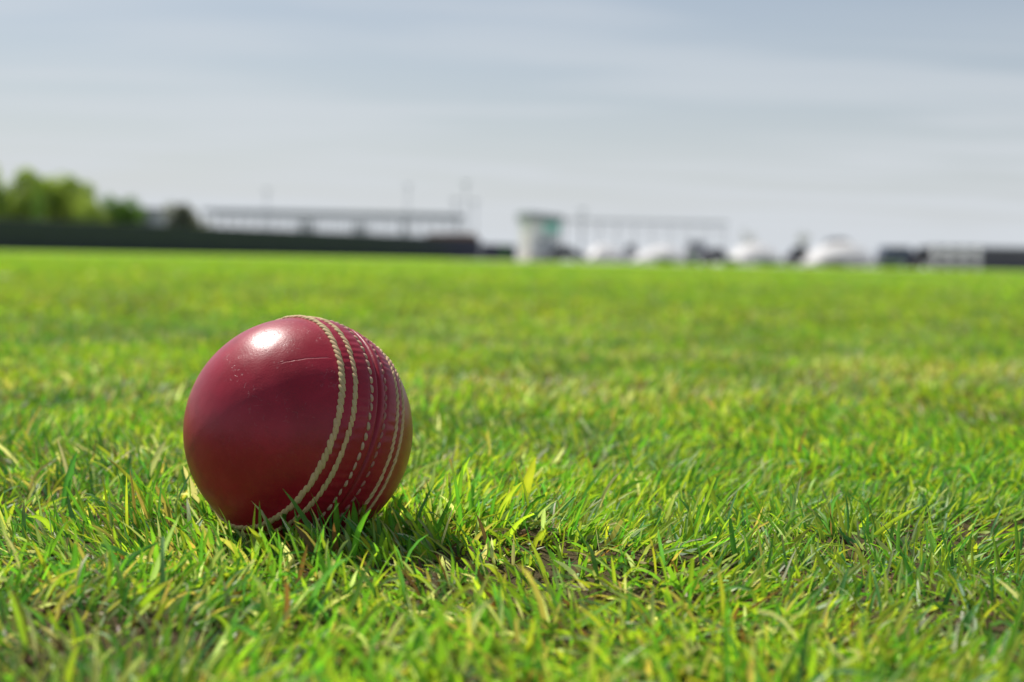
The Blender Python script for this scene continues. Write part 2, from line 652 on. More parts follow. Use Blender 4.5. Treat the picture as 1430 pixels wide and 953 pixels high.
def leather_material(spot):
    m, nt, p = new_mat('red_leather')
    L = nt.links
    t = nt.nodes.new('ShaderNodeTexCoord')

    def noise(scale, det=4, rough=0.55, dist=0.0):
        n = nt.nodes.new('ShaderNodeTexNoise')
        n.inputs['Scale'].default_value = scale
        n.inputs['Detail'].default_value = det
        n.inputs['Roughness'].default_value = rough
        n.inputs['Distortion'].default_value = dist
        L.new(t.outputs['Object'], n.inputs['Vector'])
        return n.outputs[0]

    def rng_(v, a, b, c=0.0, d=1.0):
        n = nt.nodes.new('ShaderNodeMapRange')
        n.interpolation_type = 'SMOOTHSTEP'
        for i, x in enumerate((a, b, c, d)):
            n.inputs[i + 1].default_value = x
        L.new(v, n.inputs[0])
        return n.outputs[0]
    base = mixc(nt, rng_(noise(55, 5), 0.35, 0.7), (0.32, 0.0105, 0.025), (0.42, 0.016, 0.039))
    base = mixc(nt, mth(nt, 'MULTIPLY', rng_(noise(95, 7, 0.75), 0.50, 0.72), 0.55), base, (0.22, 0.012, 0.020))
    # scuffs: short pale cracks in two patches
    v = nt.nodes.new('ShaderNodeTexVoronoi')
    v.feature = 'DISTANCE_TO_EDGE'
    v.inputs['Scale'].default_value = 190
    wv = nt.nodes.new('ShaderNodeVectorMath')
    wv.operation = 'MULTIPLY_ADD'
    nn = nt.nodes.new('ShaderNodeTexNoise')
    nn.inputs['Scale'].default_value = 160
    nn.inputs['Detail'].default_value = 3
    L.new(t.outputs['Object'], nn.inputs['Vector'])
    L.new(nn.outputs['Color'], wv.inputs[0])
    wv.inputs[1].default_value = (0.012, 0.012, 0.012)
    L.new(t.outputs['Object'], wv.inputs[2])
    L.new(wv.outputs[0], v.inputs['Vector'])
    crack = rng_(v.outputs['Distance'], 0.012, 0.040, 1.0, 0.0)
    crack = mth(nt, 'MULTIPLY', crack, rng_(noise(85, 3), 0.47, 0.58))
    crack = mth(nt, 'MULTIPLY', crack, rng_(noise(750, 2), 0.50, 0.57))
    spk = nt.nodes.new('ShaderNodeTexVoronoi')
    spk.inputs['Scale'].default_value = 520
    L.new(t.outputs['Object'], spk.inputs['Vector'])
    specks = mth(nt, 'MULTIPLY', rng_(spk.outputs['Distance'], 0.10, 0.20, 1.0, 0.0), rng_(noise(70, 2), 0.46, 0.60))
    # the quarter seam of the cover: a fine line across the half, stopping at the sewn band
    so_ = nt.nodes.new('ShaderNodeSeparateXYZ')
    L.new(t.outputs['Object'], so_.inputs[0])
    wob = mth(nt, 'MULTIPLY_ADD', noise(110, 3), 0.0016, -0.0008)
    pl = mth(nt, 'ABSOLUTE', mth(nt, 'ADD', so_.outputs[1], wob))
    line = rng_(pl, 0.00010, 0.00032, 1.0, 0.0)
    lowz = mth(nt, 'MULTIPLY', rng_(so_.outputs[2], -0.0148, -0.0140, 1.0, 0.0),
               mth(nt, 'MULTIPLY', rng_(so_.outputs[2], -0.0285, -0.0225), rng_(so_.outputs[0], 0.004, 0.010)))
    line = mth(nt, 'MULTIPLY', line, lowz)
    lpale = mth(nt, 'MULTIPLY', line, rng_(noise(170, 3), 0.42, 0.6))
    # the scuffing is gathered on the shoulder below the highlight
    dv = nt.nodes.new('ShaderNodeVectorMath')
    dv.operation = 'DISTANCE'
    L.new(t.outputs['Object'], dv.inputs[0])
    dv.inputs[1].default_value = spot
    near = rng_(dv.outputs['Value'], 0.008, 0.026, 1.0, 0.22)
    crack = mth(nt, 'MULTIPLY', crack, near)
    specks = mth(nt, 'MULTIPLY', specks, near)
    wear = mth(nt, 'MAXIMUM', crack, mth(nt, 'MAXIMUM', mth(nt, 'MULTIPLY', specks, 0.8), mth(nt, 'MULTIPLY', lpale, 0.7)))
    L.new(mixc(nt, mth(nt, 'MULTIPLY', wear, 0.24), base, (0.42, 0.24, 0.27)), p.inputs['Base Color'])
    rough = mth(nt, 'MULTIPLY_ADD', noise(90, 5), 0.20, 0.25)
    rough = mth(nt, 'MULTIPLY_ADD', noise(24, 3), 0.22, mth(nt, 'SUBTRACT', rough, 0.11))
    rough = mth(nt, 'MULTIPLY_ADD', wear, 0.3, rough)
    L.new(rough, p.inputs['Roughness'])
    p.inputs['Specular IOR Level'].default_value = 0.36
    p.inputs['Coat Weight'].default_value = 0.08
    p.inputs['Coat Roughness'].default_value = 0.22
    p.inputs['Sheen Weight'].default_value = 0.0
    h = mth(nt, 'MULTIPLY_ADD', noise(1500, 3, 0.6), 0.35, mth(nt, 'MULTIPLY', noise(330, 3), 0.4))
    h = mth(nt, 'MULTIPLY_ADD', noise(48, 2), 4.5, h)        # shallow dents
    h = mth(nt, 'MULTIPLY_ADD', line, -0.7, h)
    h = mth(nt, 'MULTIPLY_ADD', crack, -0.4, h)
    b = nt.nodes.new('ShaderNodeBump')
    b.inputs['Strength'].default_value = 0.5
    b.inputs['Distance'].default_value = 0.00026
    L.new(h, b.inputs['Height'])
    L.new(b.outputs[0], p.inputs['Normal'])
    return m


def thread_material(name, ca, cb, stain):
    m, nt, p = new_mat(name)
    L = nt.links
    t = nt.nodes.new('ShaderNodeTexCoord')
    n = nt.nodes.new('ShaderNodeTexNoise')
    n.inputs['Scale'].default_value = 650
    n.inputs['Detail'].default_value = 4
    L.new(t.outputs['Object'], n.inputs['Vector'])
    g = nt.nodes.new('ShaderNodeTexNoise')
    g.inputs['Scale'].default_value = 75
    L.new(t.outputs['Object'], g.inputs['Vector'])
    c = mixc(nt, n.outputs[0], ca, cb)
    mr = nt.nodes.new('ShaderNodeMapRange')
    mr.inputs[1].default_value, mr.inputs[2].default_value = 0.52, 0.72
    L.new(g.outputs[0], mr.inputs[0])
    c = mixc(nt, mth(nt, 'MULTIPLY', mr.outputs[0], stain), c, (0.30, 0.42, 0.16))
    L.new(c, p.inputs['Base Color'])
    p.inputs['Roughness'].default_value = 0.75
    p.inputs['Specular IOR Level'].default_value = 0.25
    b = nt.nodes.new('ShaderNodeBump')
    b.inputs['Strength'].default_value = 0.6
    b.inputs['Distance'].default_value = 0.0002
    L.new(n.outputs[0], b.inputs['Height'])
    L.new(b.outputs[0], p.inputs['Normal'])
    return m


def cricket_ball():
    # local frame: z = seam axis; x points to where the quarter seam meets the band
    z = SEAM_AXIS.normalized()
    qs = Vector(ball_hit(470, 501))                        # the quarter seam meets the sewn band here
    x = (qs - z * qs.dot(z)).normalized()
    y = z.cross(x)
    rot = Matrix((x, y, z)).transposed()
    root = bpy.data.objects.new('cricket_ball', None)
    root.empty_display_size = 0.02
    COL.objects.link(root)
    # offset of the band from the great circle is small; the whole ball is shifted in latitude instead
    root.matrix_world = Matrix.Translation(BALL_C) @ rot.to_4x4()
    tag(root, 'worn dark red leather cricket ball with cream seam stitching lying on the grass', 'cricket ball')
    loc_ = rot.transposed() @ (Vector(ball_hit(388, 508)) * BALL_R)
    lm = leather_material(loc_)
    mid = math.radians(SEAM_MID)
    nth = 592
    th = np.linspace(0, 2 * np.pi, nth, endpoint=False)
    for name, sgn in (('leather_cover', -1), ('leather_cover', 1)):
        deg = np.concatenate([np.arange(0, 2.4, 0.3), np.arange(2.4, 25, 0.7), np.arange(25, 90, 2.2)])
        lat = np.radians(deg) * sgn
        TH, LA = np.meshgrid(th, lat)
        r = ball_radius(TH, LA)
        LS = LA + mid * np.cos(LA) ** 2
        V = np.stack([r * np.cos(LS) * np.cos(TH), r * np.cos(LS) * np.sin(TH), r * np.sin(LS)], -1).reshape(-1, 3)
        nl = len(lat)
        i, j = np.meshgrid(np.arange(nl - 1), np.arange(nth), indexing='ij')
        j2 = (j + 1) % nth
        F = np.stack([i * nth + j, i * nth + j2, (i + 1) * nth + j2, (i + 1) * nth + j], -1).reshape(-1, 4)
        V = np.concatenate([V, [[0, 0, sgn * BALL_R]]])
        pole = len(V) - 1
        bm_f = [(int((nl - 1) * nth + a), int((nl - 1) * nth + (a + 1) % nth), pole, pole) for a in range(nth)]
        if sgn < 0:
            F = F[:, ::-1]
        me = bpy.data.meshes.new(name)
        faces = F.tolist() + [((a, b, c) if sgn > 0 else (b, a, c)) for a, b, c, _ in bm_f]
        me.from_pydata(V.tolist(), [], faces)
        me.polygons.foreach_set('use_smooth', np.full(len(me.polygons), True))
        me.update()
        link_mesh(name, me, root, (lm,))
    cream = thread_material('cream_thread', (0.50, 0.32, 0.16), (0.78, 0.56, 0.33), 0.40)
    worn = thread_material('worn_thread', (0.42, 0.20, 0.15), (0.68, 0.50, 0.35), 0.2)
    dull = thread_material('dull_thread', (0.32, 0.07, 0.08), (0.46, 0.26, 0.20), 0.0)
    # rows: latitude, stitch length factor, width, slant, lift, material
    rows = [
        (ROW_LAT[0], 2.3, 0.00074, 0.32, 0.00018, cream),
        (ROW_LAT[1], 2.3, 0.00063, 0.32, 0.00014, cream),
        (ROW_LAT[2], 1.0, 0.00053, 0.18, 0.00014, worn),
        (ROW_LAT[3], 0.95, 0.00052, -0.18, 0.00008, dull),
        (ROW_LAT[4], 2.2, 0.00056, -0.36, 0.00014, cream),
        (ROW_LAT[5], 2.2, 0.00054, -0.36, 0.00014, cream),
    ]
    lab = ['outermost row of thick twisted stitches on the broad face side', None, None, 'row of dull stitches pressed flat and stained red', None, None]
    nu, nv = 8, 8
    for q, (ld, lf, w, sl, lift, mt) in enumerate(rows):
        VV, FF = [], []
        ph = rng.random() * 6.28
        ns = N_ST if q in (2, 3) else 98
        for s in range(ns):
            t0 = ph + 2 * np.pi * s / ns + rng.normal(0, 0.003)
            half = np.pi / ns * lf * (1 + rng.normal(0, 0.06)) * BALL_R
            ww = w * (1 + rng.normal(0, 0.10))
            a = sl + rng.normal(0, 0.05)
            l0 = math.radians(ld) + rng.normal(0, 0.0022)
            r0 = float(ball_radius(np.array(t0), np.array(l0))) + lift
            ls = l0 + mid * math.cos(l0) ** 2
            er = np.array([math.cos(ls) * math.cos(t0), math.cos(ls) * math.sin(t0), math.sin(ls)])
            et = np.array([-math.sin(t0), math.cos(t0), 0.0])
            el = np.cross(er, et)
            u = np.linspace(-1, 1, nu)
            v = np.linspace(0, 2 * np.pi, nv, endpoint=False)
            rad = np.sqrt(np.clip(1 - np.abs(u) ** 2.6, 0.02, 1))
            along = u * half
            # the two ends dip into the leather
            dip = -0.00045 * np.abs(u) ** 2.2
            e1 = et * math.cos(a) + el * math.sin(a)
            e2 = el * math.cos(a) - et * math.sin(a)
            cen = er * r0 + along[:, None] * e1 + (dip - along ** 2 / (2 * BALL_R))[:, None] * er
            ring = cen[:, None] + (rad * ww)[:, None, None] * (np.cos(v)[None, :, None] * e2 + 0.8 * np.sin(v)[None, :, None] * er)
            o_ = len(VV) * nu * nv
            VV.append(ring.reshape(-1, 3))
            i, j = np.meshgrid(np.arange(nu - 1), np.arange(nv), indexing='ij')
            j2 = (j + 1) % nv
            FF.append(np.stack([i * nv + j, i * nv + j2, (i + 1) * nv + j2, (i + 1) * nv + j], -1).reshape(-1, 4) + o_)
        me = np_mesh('stitch_row', np.concatenate(VV), np.concatenate(FF))
        o = link_mesh('stitch_row', me, root, (mt,))
        if lab[q]:
            o['label'] = lab[q]


cricket_ball()

# ------------------------------------------------------------------ far side of the field
M = {
    'screen': plain('dark_screen_cloth', (0.058, 0.061, 0.084), 0.8, 0.2, 0, 0.15, 0.6),
    'post': plain('dark_steel', (0.040, 0.045, 0.055), 0.5, 0.4, 0.3),
    'wall': plain('pale_render', (0.80, 0.80, 0.78), 0.8, 0.2, 0, 0.04, 0.4),
    'grey': plain('grey_sheet', (0.46, 0.49, 0.52), 0.6, 0.3, 0, 0.08, 0.4),
    'darkgrey': plain('dark_grey_sheet', (0.17, 0.185, 0.20), 0.6, 0.3),
    'roof': plain('slate_grey_roof', (0.27, 0.30, 0.32), 0.6, 0.3),
    'white': plain('white_paint', (0.88, 0.87, 0.86), 0.35, 0.5, 0, 0.02),
    'cream': plain('cream_paint', (0.78, 0.72, 0.64), 0.6, 0.3, 0, 0.03),
    'pale': plain('pale_galvanised_steel', (0.66, 0.68, 0.70), 0.5, 0.4, 0.1, 0.04),
    'teal': plain('teal_paint', (0.34, 0.72, 0.62), 0.5, 0.4),
    'brown': plain('brown_sheet', (0.20, 0.11, 0.06), 0.8, 0.2),
    'carwhite': plain('white_car_paint', (0.82, 0.81, 0.80), 0.25, 0.5, 0, 0.02),
    'carsilver': plain('silver_car_paint', (0.55, 0.55, 0.57), 0.3, 0.5, 0.2, 0.03),
    'cardark': plain('black_car_paint', (0.020, 0.023, 0.030), 0.25, 0.5, 0, 0.1),
    'carblue': plain('grey_blue_car_paint', (0.13, 0.16, 0.21), 0.3, 0.5, 0.1, 0.05),
    'glass': plain('dark_car_glass', (0.035, 0.04, 0.05), 0.1, 0.6, 0, 0.1),
    'tyre': plain('black_rubber', (0.02, 0.02, 0.02), 0.9, 0.2),
    'rim': plain('alloy', (0.5, 0.5, 0.52), 0.35, 0.5, 0.7, 0.05),
    'lamp': plain('red_lamp_plastic', (0.35, 0.02, 0.02), 0.3, 0.5),
    'bark': plain('grey_brown_bark', (0.11, 0.085, 0.06), 0.9, 0.1, 0, 0.3, 3),
}


def horizon(px):
    return 349.0 + 28.0 * px / 1430.0


def at(px, Y):
    """point on the ground under photo column px, at depth Y"""
    d = ray(px, horizon(px))
    return Vector((d.x / d.y * Y, Y, 0.0))


def hgt(px, py, Y):
    return (horizon(px) - py) / FPX * Y + CAM_Z


# --- gravel apron added beyond the grass to bounce neutral light
def apron():
    nf = [at(-260, 100.5), at(630, 153.5), at(650, 148.0), at(610, 100.0), at(690, 86.0), at(1300, 82.0), at(1800, 80.0)]
    fb = [at(1800, 320.0), at(722, 330.0), at(-260, 330.0)]
    bm = bmesh.new()
    bm.faces.new([bm.verts.new((p.x, p.y, 0.004)) for p in nf + fb])
    bmesh.ops.recalc_face_normals(bm, faces=bm.faces)
    bm.faces.ensure_lookup_table()
    if bm.faces[0].normal.z < 0:
        bmesh.ops.reverse_faces(bm, faces=bm.faces)
    me = bpy.data.meshes.new('gravel_bounce_apron')
    bm.to_mesh(me)
    bm.free()
    o = link_mesh('gravel_bounce_apron', me, None, (plain('pale_bounce_gravel', (0.40, 0.385, 0.37), 0.95, 0.1, 0, 0.25, 2.0),))
    tag(o, 'pale gravel apron added beyond the far edge of the grass for neutral bounce light', None, None, 'structure')


apron()


# --- long dark screen fence on the left
def dark_fence(x0, Y0, x1, Y1, h, n, label):
    A, B = at(x0, Y0), at(x1, Y1)
    d = B - A
    Ln = d.length
    root = empty('screen_fence', A, math.atan2(d.y, d.x))
    tag(root, label, 'fence')
    st = Ln / n
    pm = MB().cyl((0, 0, 0), (0, 0, h + 0.05), 0.045, n=10)
    p0 = pm.build('post', M['post'], root, True)
    for i in range(1, n + 1):
        c = p0.copy()
        COL.objects.link(c)
        c.parent = root
        c.location = (i * st, 0, 0)
    # cloth panel: slightly bellied, with a hem
    nx, nz_ = 14, 8
    u, v = np.meshgrid(np.linspace(0.0, st, nx), np.linspace(0.02, h, nz_))
    bel = 0.10 * np.sin(np.pi * u / st) * np.sin(np.pi * v / h) + 0.02 * np.sin(u * 3.1 + v) * np.sin(np.pi * u / st)
    Vf = np.stack([u, -0.06 - bel, v], -1).reshape(-1, 3)
    Vb = Vf + np.array([0, 0.012, 0])
    i, j = np.meshgrid(np.arange(nz_ - 1), np.arange(nx - 1), indexing='ij')
    F = np.stack([i * nx + j, i * nx + j + 1, (i + 1) * nx + j + 1, (i + 1) * nx + j], -1).reshape(-1, 4)
    me = np_mesh('cloth_panel', np.concatenate([Vf, Vb]), np.concatenate([F, F[:, ::-1] + nx * nz_]))
    p = link_mesh('cloth_panel', me, root, (M['screen'],))
    for k in range(1, n):
        c = p.copy()
        COL.objects.link(c)
        c.parent = root
        c.location = (k * st, 0, 0)
    MB().cyl((0, 0, h + 0.02), (Ln, 0, h + 0.02), 0.03, n=8).build('top_rail', M['post'], root, True)


dark_fence(-140, 92.6, 670, 153.6, 2.22, 15, 'long tall dark cloth screen fence along the left edge of the field')
dark_fence(672, 154.2, 720, 160.0, 1.70, 2, 'short low dark fence section continuing from the end of the long screen fence')


# --- trees
def leaf_mat(name, a, b):
    m, nt, p = new_mat(name)
    at_ = nt.nodes.new('ShaderNodeAttribute')
    at_.attribute_name = 'tint'
    c = mixc(nt, at_.outputs['Fac'], a, b)
    nt.links.new(c, p.inputs['Base Color'])
    p.inputs['Roughness'].default_value = 0.55
    tr = nt.nodes.new('ShaderNodeBsdfTranslucent')
    nt.links.new(mixc(nt, 1.0, c, (1.5, 1.4, 0.6), 'MULTIPLY'), tr.inputs['Color'])
    mx = nt.nodes.new('ShaderNodeMixShader')
    mx.inputs[0].default_value = 0.52
    nt.links.new(p.outputs[0], mx.inputs[1])
    nt.links.new(tr.outputs[0], mx.inputs[2])
    nt.links.new(mx.outputs[0], nt.nodes['Material Output'].inputs['Surface'])
    return m


LEAF_Y = leaf_mat('yellow_green_leaves', (0.24, 0.36, 0.090), (0.38, 0.49, 0.125))
LEAF_G = leaf_mat('green_leaves', (0.10, 0.22, 0.050), (0.18, 0.32, 0.07))
LEAF_D = leaf_mat('dark_leaves', (0.13, 0.15, 0.14), (0.20, 0.23, 0.21))
LEAF_B = leaf_mat('bright_leaves', (0.04, 0.15, 0.035), (0.07, 0.24, 0.05))


def foliage(center, rad, n, size, seed, clumps=14):
    """leaf-sized quads gathered in clumps through the crown's volume"""
    g = np.random.default_rng(seed)
    rad = np.array(rad)
    cl = g.normal(0, 1, (clumps, 3))
    cl /= np.linalg.norm(cl, axis=1)[:, None]
    cl *= g.uniform(0.25, 0.86, (clumps, 1))
    cr = g.uniform(0.24, 0.44, clumps)
    k = g.integers(0, clumps, n)
    q = g.normal(0, 1, (n, 3))
    q /= np.linalg.norm(q, axis=1)[:, None]
    P = (cl[k] + q * (cr[k] * g.uniform(0.5, 1.05, n))[:, None]) * rad + np.array(center)
    nrm = q + g.normal(0, 0.6, (n, 3))
    nrm /= np.linalg.norm(nrm, axis=1)[:, None]
    a = np.cross(nrm, g.normal(0, 1, (n, 3)))
    a /= np.linalg.norm(a, axis=1)[:, None] + 1e-9
    b = np.cross(nrm, a)
    s = (size * g.uniform(0.6, 1.3, n))[:, None]
    V = np.stack([P - a * s, P - b * s * 0.45, P + a * s, P + b * s * 0.45], 1).reshape(-1, 3)
    F = np.arange(4 * n).reshape(n, 4)
    C = np.repeat(g.random(n) * 0.6 + (cl[k][:, 2] * 0.5 + 0.5) * 0.0 + g.random(clumps)[k] * 0.4, 4)
    return V, F, np.stack([C, C, C], -1), cl * rad + np.array(center)


def tree(name, px, Y, top, w_px, mat_, label, n=7500, trunk=0.16, seed=1, foot=0.10, group=None, cat='tree'):
    loc = at(px, Y)
    H = hgt(px, top, Y)
    W = w_px / FPX * Y
    root = empty(name, loc)
    tag(root, label, cat, group)
    z0 = H * foot
    cz = (H + z0) / 2
    V, F, C, cl = foliage((0, 0, cz), (W / 2, W / 2, (H - z0) / 2), n, max(0.10, W * 0.036), seed, 24)
    me = np_mesh('crown', V, F, False)
    set_tint(me, C)
    link_mesh('crown', me, root, (mat_,))
    mb = MB().cyl((0, 0, -0.1), (0, 0, z0), trunk * 1.25, trunk, 10).cyl((0, 0, z0 - 0.02), (W * 0.03, 0, cz), trunk, trunk * 0.45, 10)
    for i in range(6):
        c = cl[i]
        mb.cyl((0.01, 0, z0 + (cz - z0) * 0.25 * (i % 4)), tuple(c), trunk * 0.4, trunk * 0.1, 7)
    mb.build('trunk', M['bark'], root, True)


tree('broadleaf_tree', -22, 128, 224, 96, LEAF_Y, 'tall yellow green tree cut by the left picture edge above the dark fence', seed=3)
tree('broadleaf_tree', 27, 132, 232, 96, LEAF_Y, 'tallest full yellow green tree behind the left end of the dark fence', seed=4)
tree('conifer', 54, 122, 252, 20, LEAF_G, 'narrow deep green upright tree in front of the yellow green trees', n=1500, seed=5, foot=0.1, trunk=0.1)
tree('broadleaf_tree', 84, 136, 241, 92, LEAF_Y, 'yellow green tree just right of the narrow deep green tree', seed=6)
tree('broadleaf_tree', 126, 134, 256, 84, LEAF_Y, 'shorter yellow green tree second from the grey shed', seed=7)
tree('broadleaf_tree', 167, 138, 271, 66, LEAF_G, 'small rounded green tree nearest the grey shed, lowest of the left group', seed=8)
tree('dark_tree', 258, 142, 283, 66, LEAF_D, 'low dark grey green domed tree between grey shed and long open frame', seed=9, foot=0.12)


# --- grey shed behind the fence
def building_frame(px0, px1, Y, name, label, cat):
    A, B = at(px0, Y), at(px1, Y)
    root = empty(name, A)
    tag(root, label, cat)
    return root, (B - A).x


root, Wd = building_frame(164, 226, 146, 'shed', 'small grey shed with a dark doorway between green and dark trees', 'shed')
Hs = hgt(195, 290, 146)
MB().box(0, Wd, 0, 3.2, 0, Hs - 0.25).build('wall', M['grey'], root)
MB().prism([(-0.25, Hs - 0.247), (Wd + 0.25, Hs - 0.247), (Wd + 0.25, Hs - 0.12), (-0.25, Hs + 0.05)], -0.3, 3.5).build('roof', M['darkgrey'], root)
dr = MB().box(Wd * 0.42, Wd * 0.72, -0.06, -0.002, 0.05, Hs - 0.5).build('door', M['darkgrey'], root)
MB().cyl((Wd * 0.46, -0.08, 1.1), (Wd * 0.46, -0.08, 1.4), 0.03, n=8).build('handle', M['post'], dr)

# --- long open frames behind the fence and beyond the covers
def open_frame(px0, px1, top, Y, depth, beam, bays, mt, label, infill=()):
    root, W = building_frame(px0, px1, Y, 'open_shelter', label, 'shelter')
    H = hgt((px0 + px1) / 2, top, Y)
    for y_ in (0.0, depth):
        MB().box(-0.3, W + 0.3, y_ - 0.12, y_ + 0.12, H - beam, H, 0.03).build('beam', mt, root)
    MB().cyl((-0.1, -0.11, H * 0.80), (W + 0.1, -0.11, H * 0.80), 0.05, n=8).build('rail', mt, root)
    pst = None
    for y_ in (0.0, depth):
        for i in range(bays + 1):
            if pst is None:
                pst = o = MB().box(-0.07, 0.07, -0.07, 0.07, -0.05, H - beam - 0.003, 0.02).build('post', mt, root)
            else:
                o = pst.copy()
                COL.objects.link(o)
                o.parent = root
            o.location = (i * W / bays, y_, 0)
    crs = None
    for i in range(bays + 1):
        if crs is None:
            crs = o = MB().box(-0.06, 0.06, 0.123, depth - 0.123, H - beam * 0.7, H - beam * 0.3).build('cross_bar', mt, root)
        else:
            o = crs.copy()
            COL.objects.link(o)
            o.parent = root
        o.location = (i * W / bays, 0, 0)
    for a, b, t, m_ in infill:
        xa, xb = (at(a, Y) - at(px0, Y)).x, (at(b, Y) - at(px0, Y)).x
        MB().box(xa, xb, depth * 0.4, depth * 0.4 + 0.5, 0, hgt((a + b) / 2, t, Y), 0.04).build('cabinet', m_, root)
    return root


open_frame(286, 640, 296, 172, 6.0, 0.50, 22, M['roof'], 'long open grey frame on many posts behind the dark fence',
           ((412, 434, 308, M['pale']), (488, 510, 312, M['pale']), (558, 567, 310, M['pale'])))
open_frame(788, 1012, 308, 200, 5.0, 0.35, 9, M['pale'], 'long pale open frame on thin posts beyond the white covers')

# --- brown low hut beside the fence end
root, Wb = building_frame(592, 668, 158, 'hut', 'low brown roofed hut at the far end of the dark fence', 'hut')
Hb = hgt(630, 326, 158)
MB().box(0.2, Wb - 0.2, 0.2, 3.0, 0, Hb - 0.7).build('wall', M['cream'], root)
MB().prism([(0, Hb - 0.697), (Wb, Hb - 0.697), (Wb - 0.4, Hb), (0.4, Hb - 0.1)], 0, 3.2, 0.5).build('roof', M['brown'], root)
MB().box(Wb * 0.4, Wb * 0.55, 0.14, 0.198, 0.02, 1.5).build('door', M['darkgrey'], root)


# --- slender poles
def pole(px, top, Y, label):
    root = empty('pole', at(px, Y))
    tag(root, label, 'pole', 'slender grey poles along the far boundary')
    H = hgt(px, top, Y)
    MB().cyl((0, 0, -0.1), (0, 0, H), 0.11, 0.07, 12).build('shaft', M['grey'], root, True)
    MB().box(-0.45, 0.45, -0.09, 0.09, H - 0.02, H + 0.22, 0.02).build('lamp_head', M['grey'], root)


pole(634, 282, 164, 'shortest slender pole, at the right end of the long grey open frame')
pole(649, 258, 166, 'tallest slender pole, over the brown roofed hut')
pole(662, 284, 168, 'slender pole over the right end of the brown roofed hut')
pole(372, 268, 190, 'slender pole rising behind the left part of the long grey open frame')
pole(568, 262, 190, 'slender pole rising behind the right part of the long grey open frame')
pole(812, 296, 150, 'slender pole rising behind the black car beside the white kiosk')

# --- white kiosk with slanted dark roof and teal sign, one corner towards the field
Yk = 121
# the left wall faces half way between the sun and the field
_m = Vector((SUN.x, SUN.y)).normalized() + Vector((0, -1))
KIOSK_YAW = math.atan2(-_m.y, -_m.x)
if KIOSK_YAW < 0:
    KIOSK_YAW += 2 * math.pi
print('kiosk yaw', math.degrees(KIOSK_YAW))
root, Wk = building_frame(726, 780, Yk, 'kiosk', 'small white kiosk with slanted dark roof and teal sign board', 'kiosk')
root.location = at(753, Yk)
root.rotation_euler = (0, 0, KIOSK_YAW)
Hk = hgt(752, 298, Yk)
h2 = Wk * 0.41                                           # half width of the square plan
MB().box(-h2, h2, -h2, h2, 0.55, Hk - 0.75).build('wall', M['white'], root)
MB().box(-h2 - 0.1, h2 + 0.1, -h2 - 0.1, h2 + 0.1, 0, 0.547).build('plinth', M['cream'], root)
MB().prism([(-h2 - 0.2, Hk - 0.747), (h2 + 0.2, Hk - 0.747), (h2 + 0.2, Hk - 0.25), (-h2 - 0.2, Hk)], -h2 - 0.2, h2 + 0.2).build('roof', M['roof'], root)
MB().box(-h2 * 0.15, h2 * 0.97, -h2 - 0.08, -h2 - 0.003, Hk - 1.75, Hk - 0.78).build('sign_board', M['teal'], root)
dr = MB().box(-h2 - 0.05, -h2 - 0.002, -h2 * 0.4, h2 * 0.2, 0.56, 2.5).build('door', M['cream'], root)
MB().cyl((-h2 - 0.08, -h2 * 0.3, 1.4), (-h2 - 0.08, -h2 * 0.3, 1.6), 0.025, n=8).build('handle', M['post'], dr)
wn_ = MB().box(-h2 * 0.6, h2 * 0.6, -h2 - 0.05, -h2 - 0.002, 1.25, 2.0).build('window', M['white'], root)
MB().box(-h2 * 0.52, h2 * 0.52, -h2 - 0.075, -h2 - 0.052, 1.32, 1.93).build('pane', M['grey'], wn_)


# --- white domed covers standing at the edge of the field
def sheet_mat():
    m, nt, p = new_mat('white_cover_sheet')
    t = nt.nodes.new('ShaderNodeTexCoord')
    n = nt.nodes.new('ShaderNodeTexNoise')
    n.inputs['Scale'].default_value = 1.2
    nt.links.new(t.outputs['Object'], n.inputs['Vector'])
    c = mixc(nt, n.outputs[0], (0.88, 0.86, 0.84), (0.92, 0.91, 0.90))
    nt.links.new(c, p.inputs['Base Color'])
    p.inputs['Roughness'].default_value = 0.4
    tr = nt.nodes.new('ShaderNodeBsdfTranslucent')
    nt.links.new(c, tr.inputs['Color'])
    mx = nt.nodes.new('ShaderNodeMixShader')
    mx.inputs[0].default_value = 0.3
    nt.links.new(p.outputs[0], mx.inputs[1])
    nt.links.new(tr.outputs[0], mx.inputs[2])
    nt.links.new(mx.outputs[0], nt.nodes['Material Output'].inputs['Surface'])
    return m


SHEET = sheet_mat()


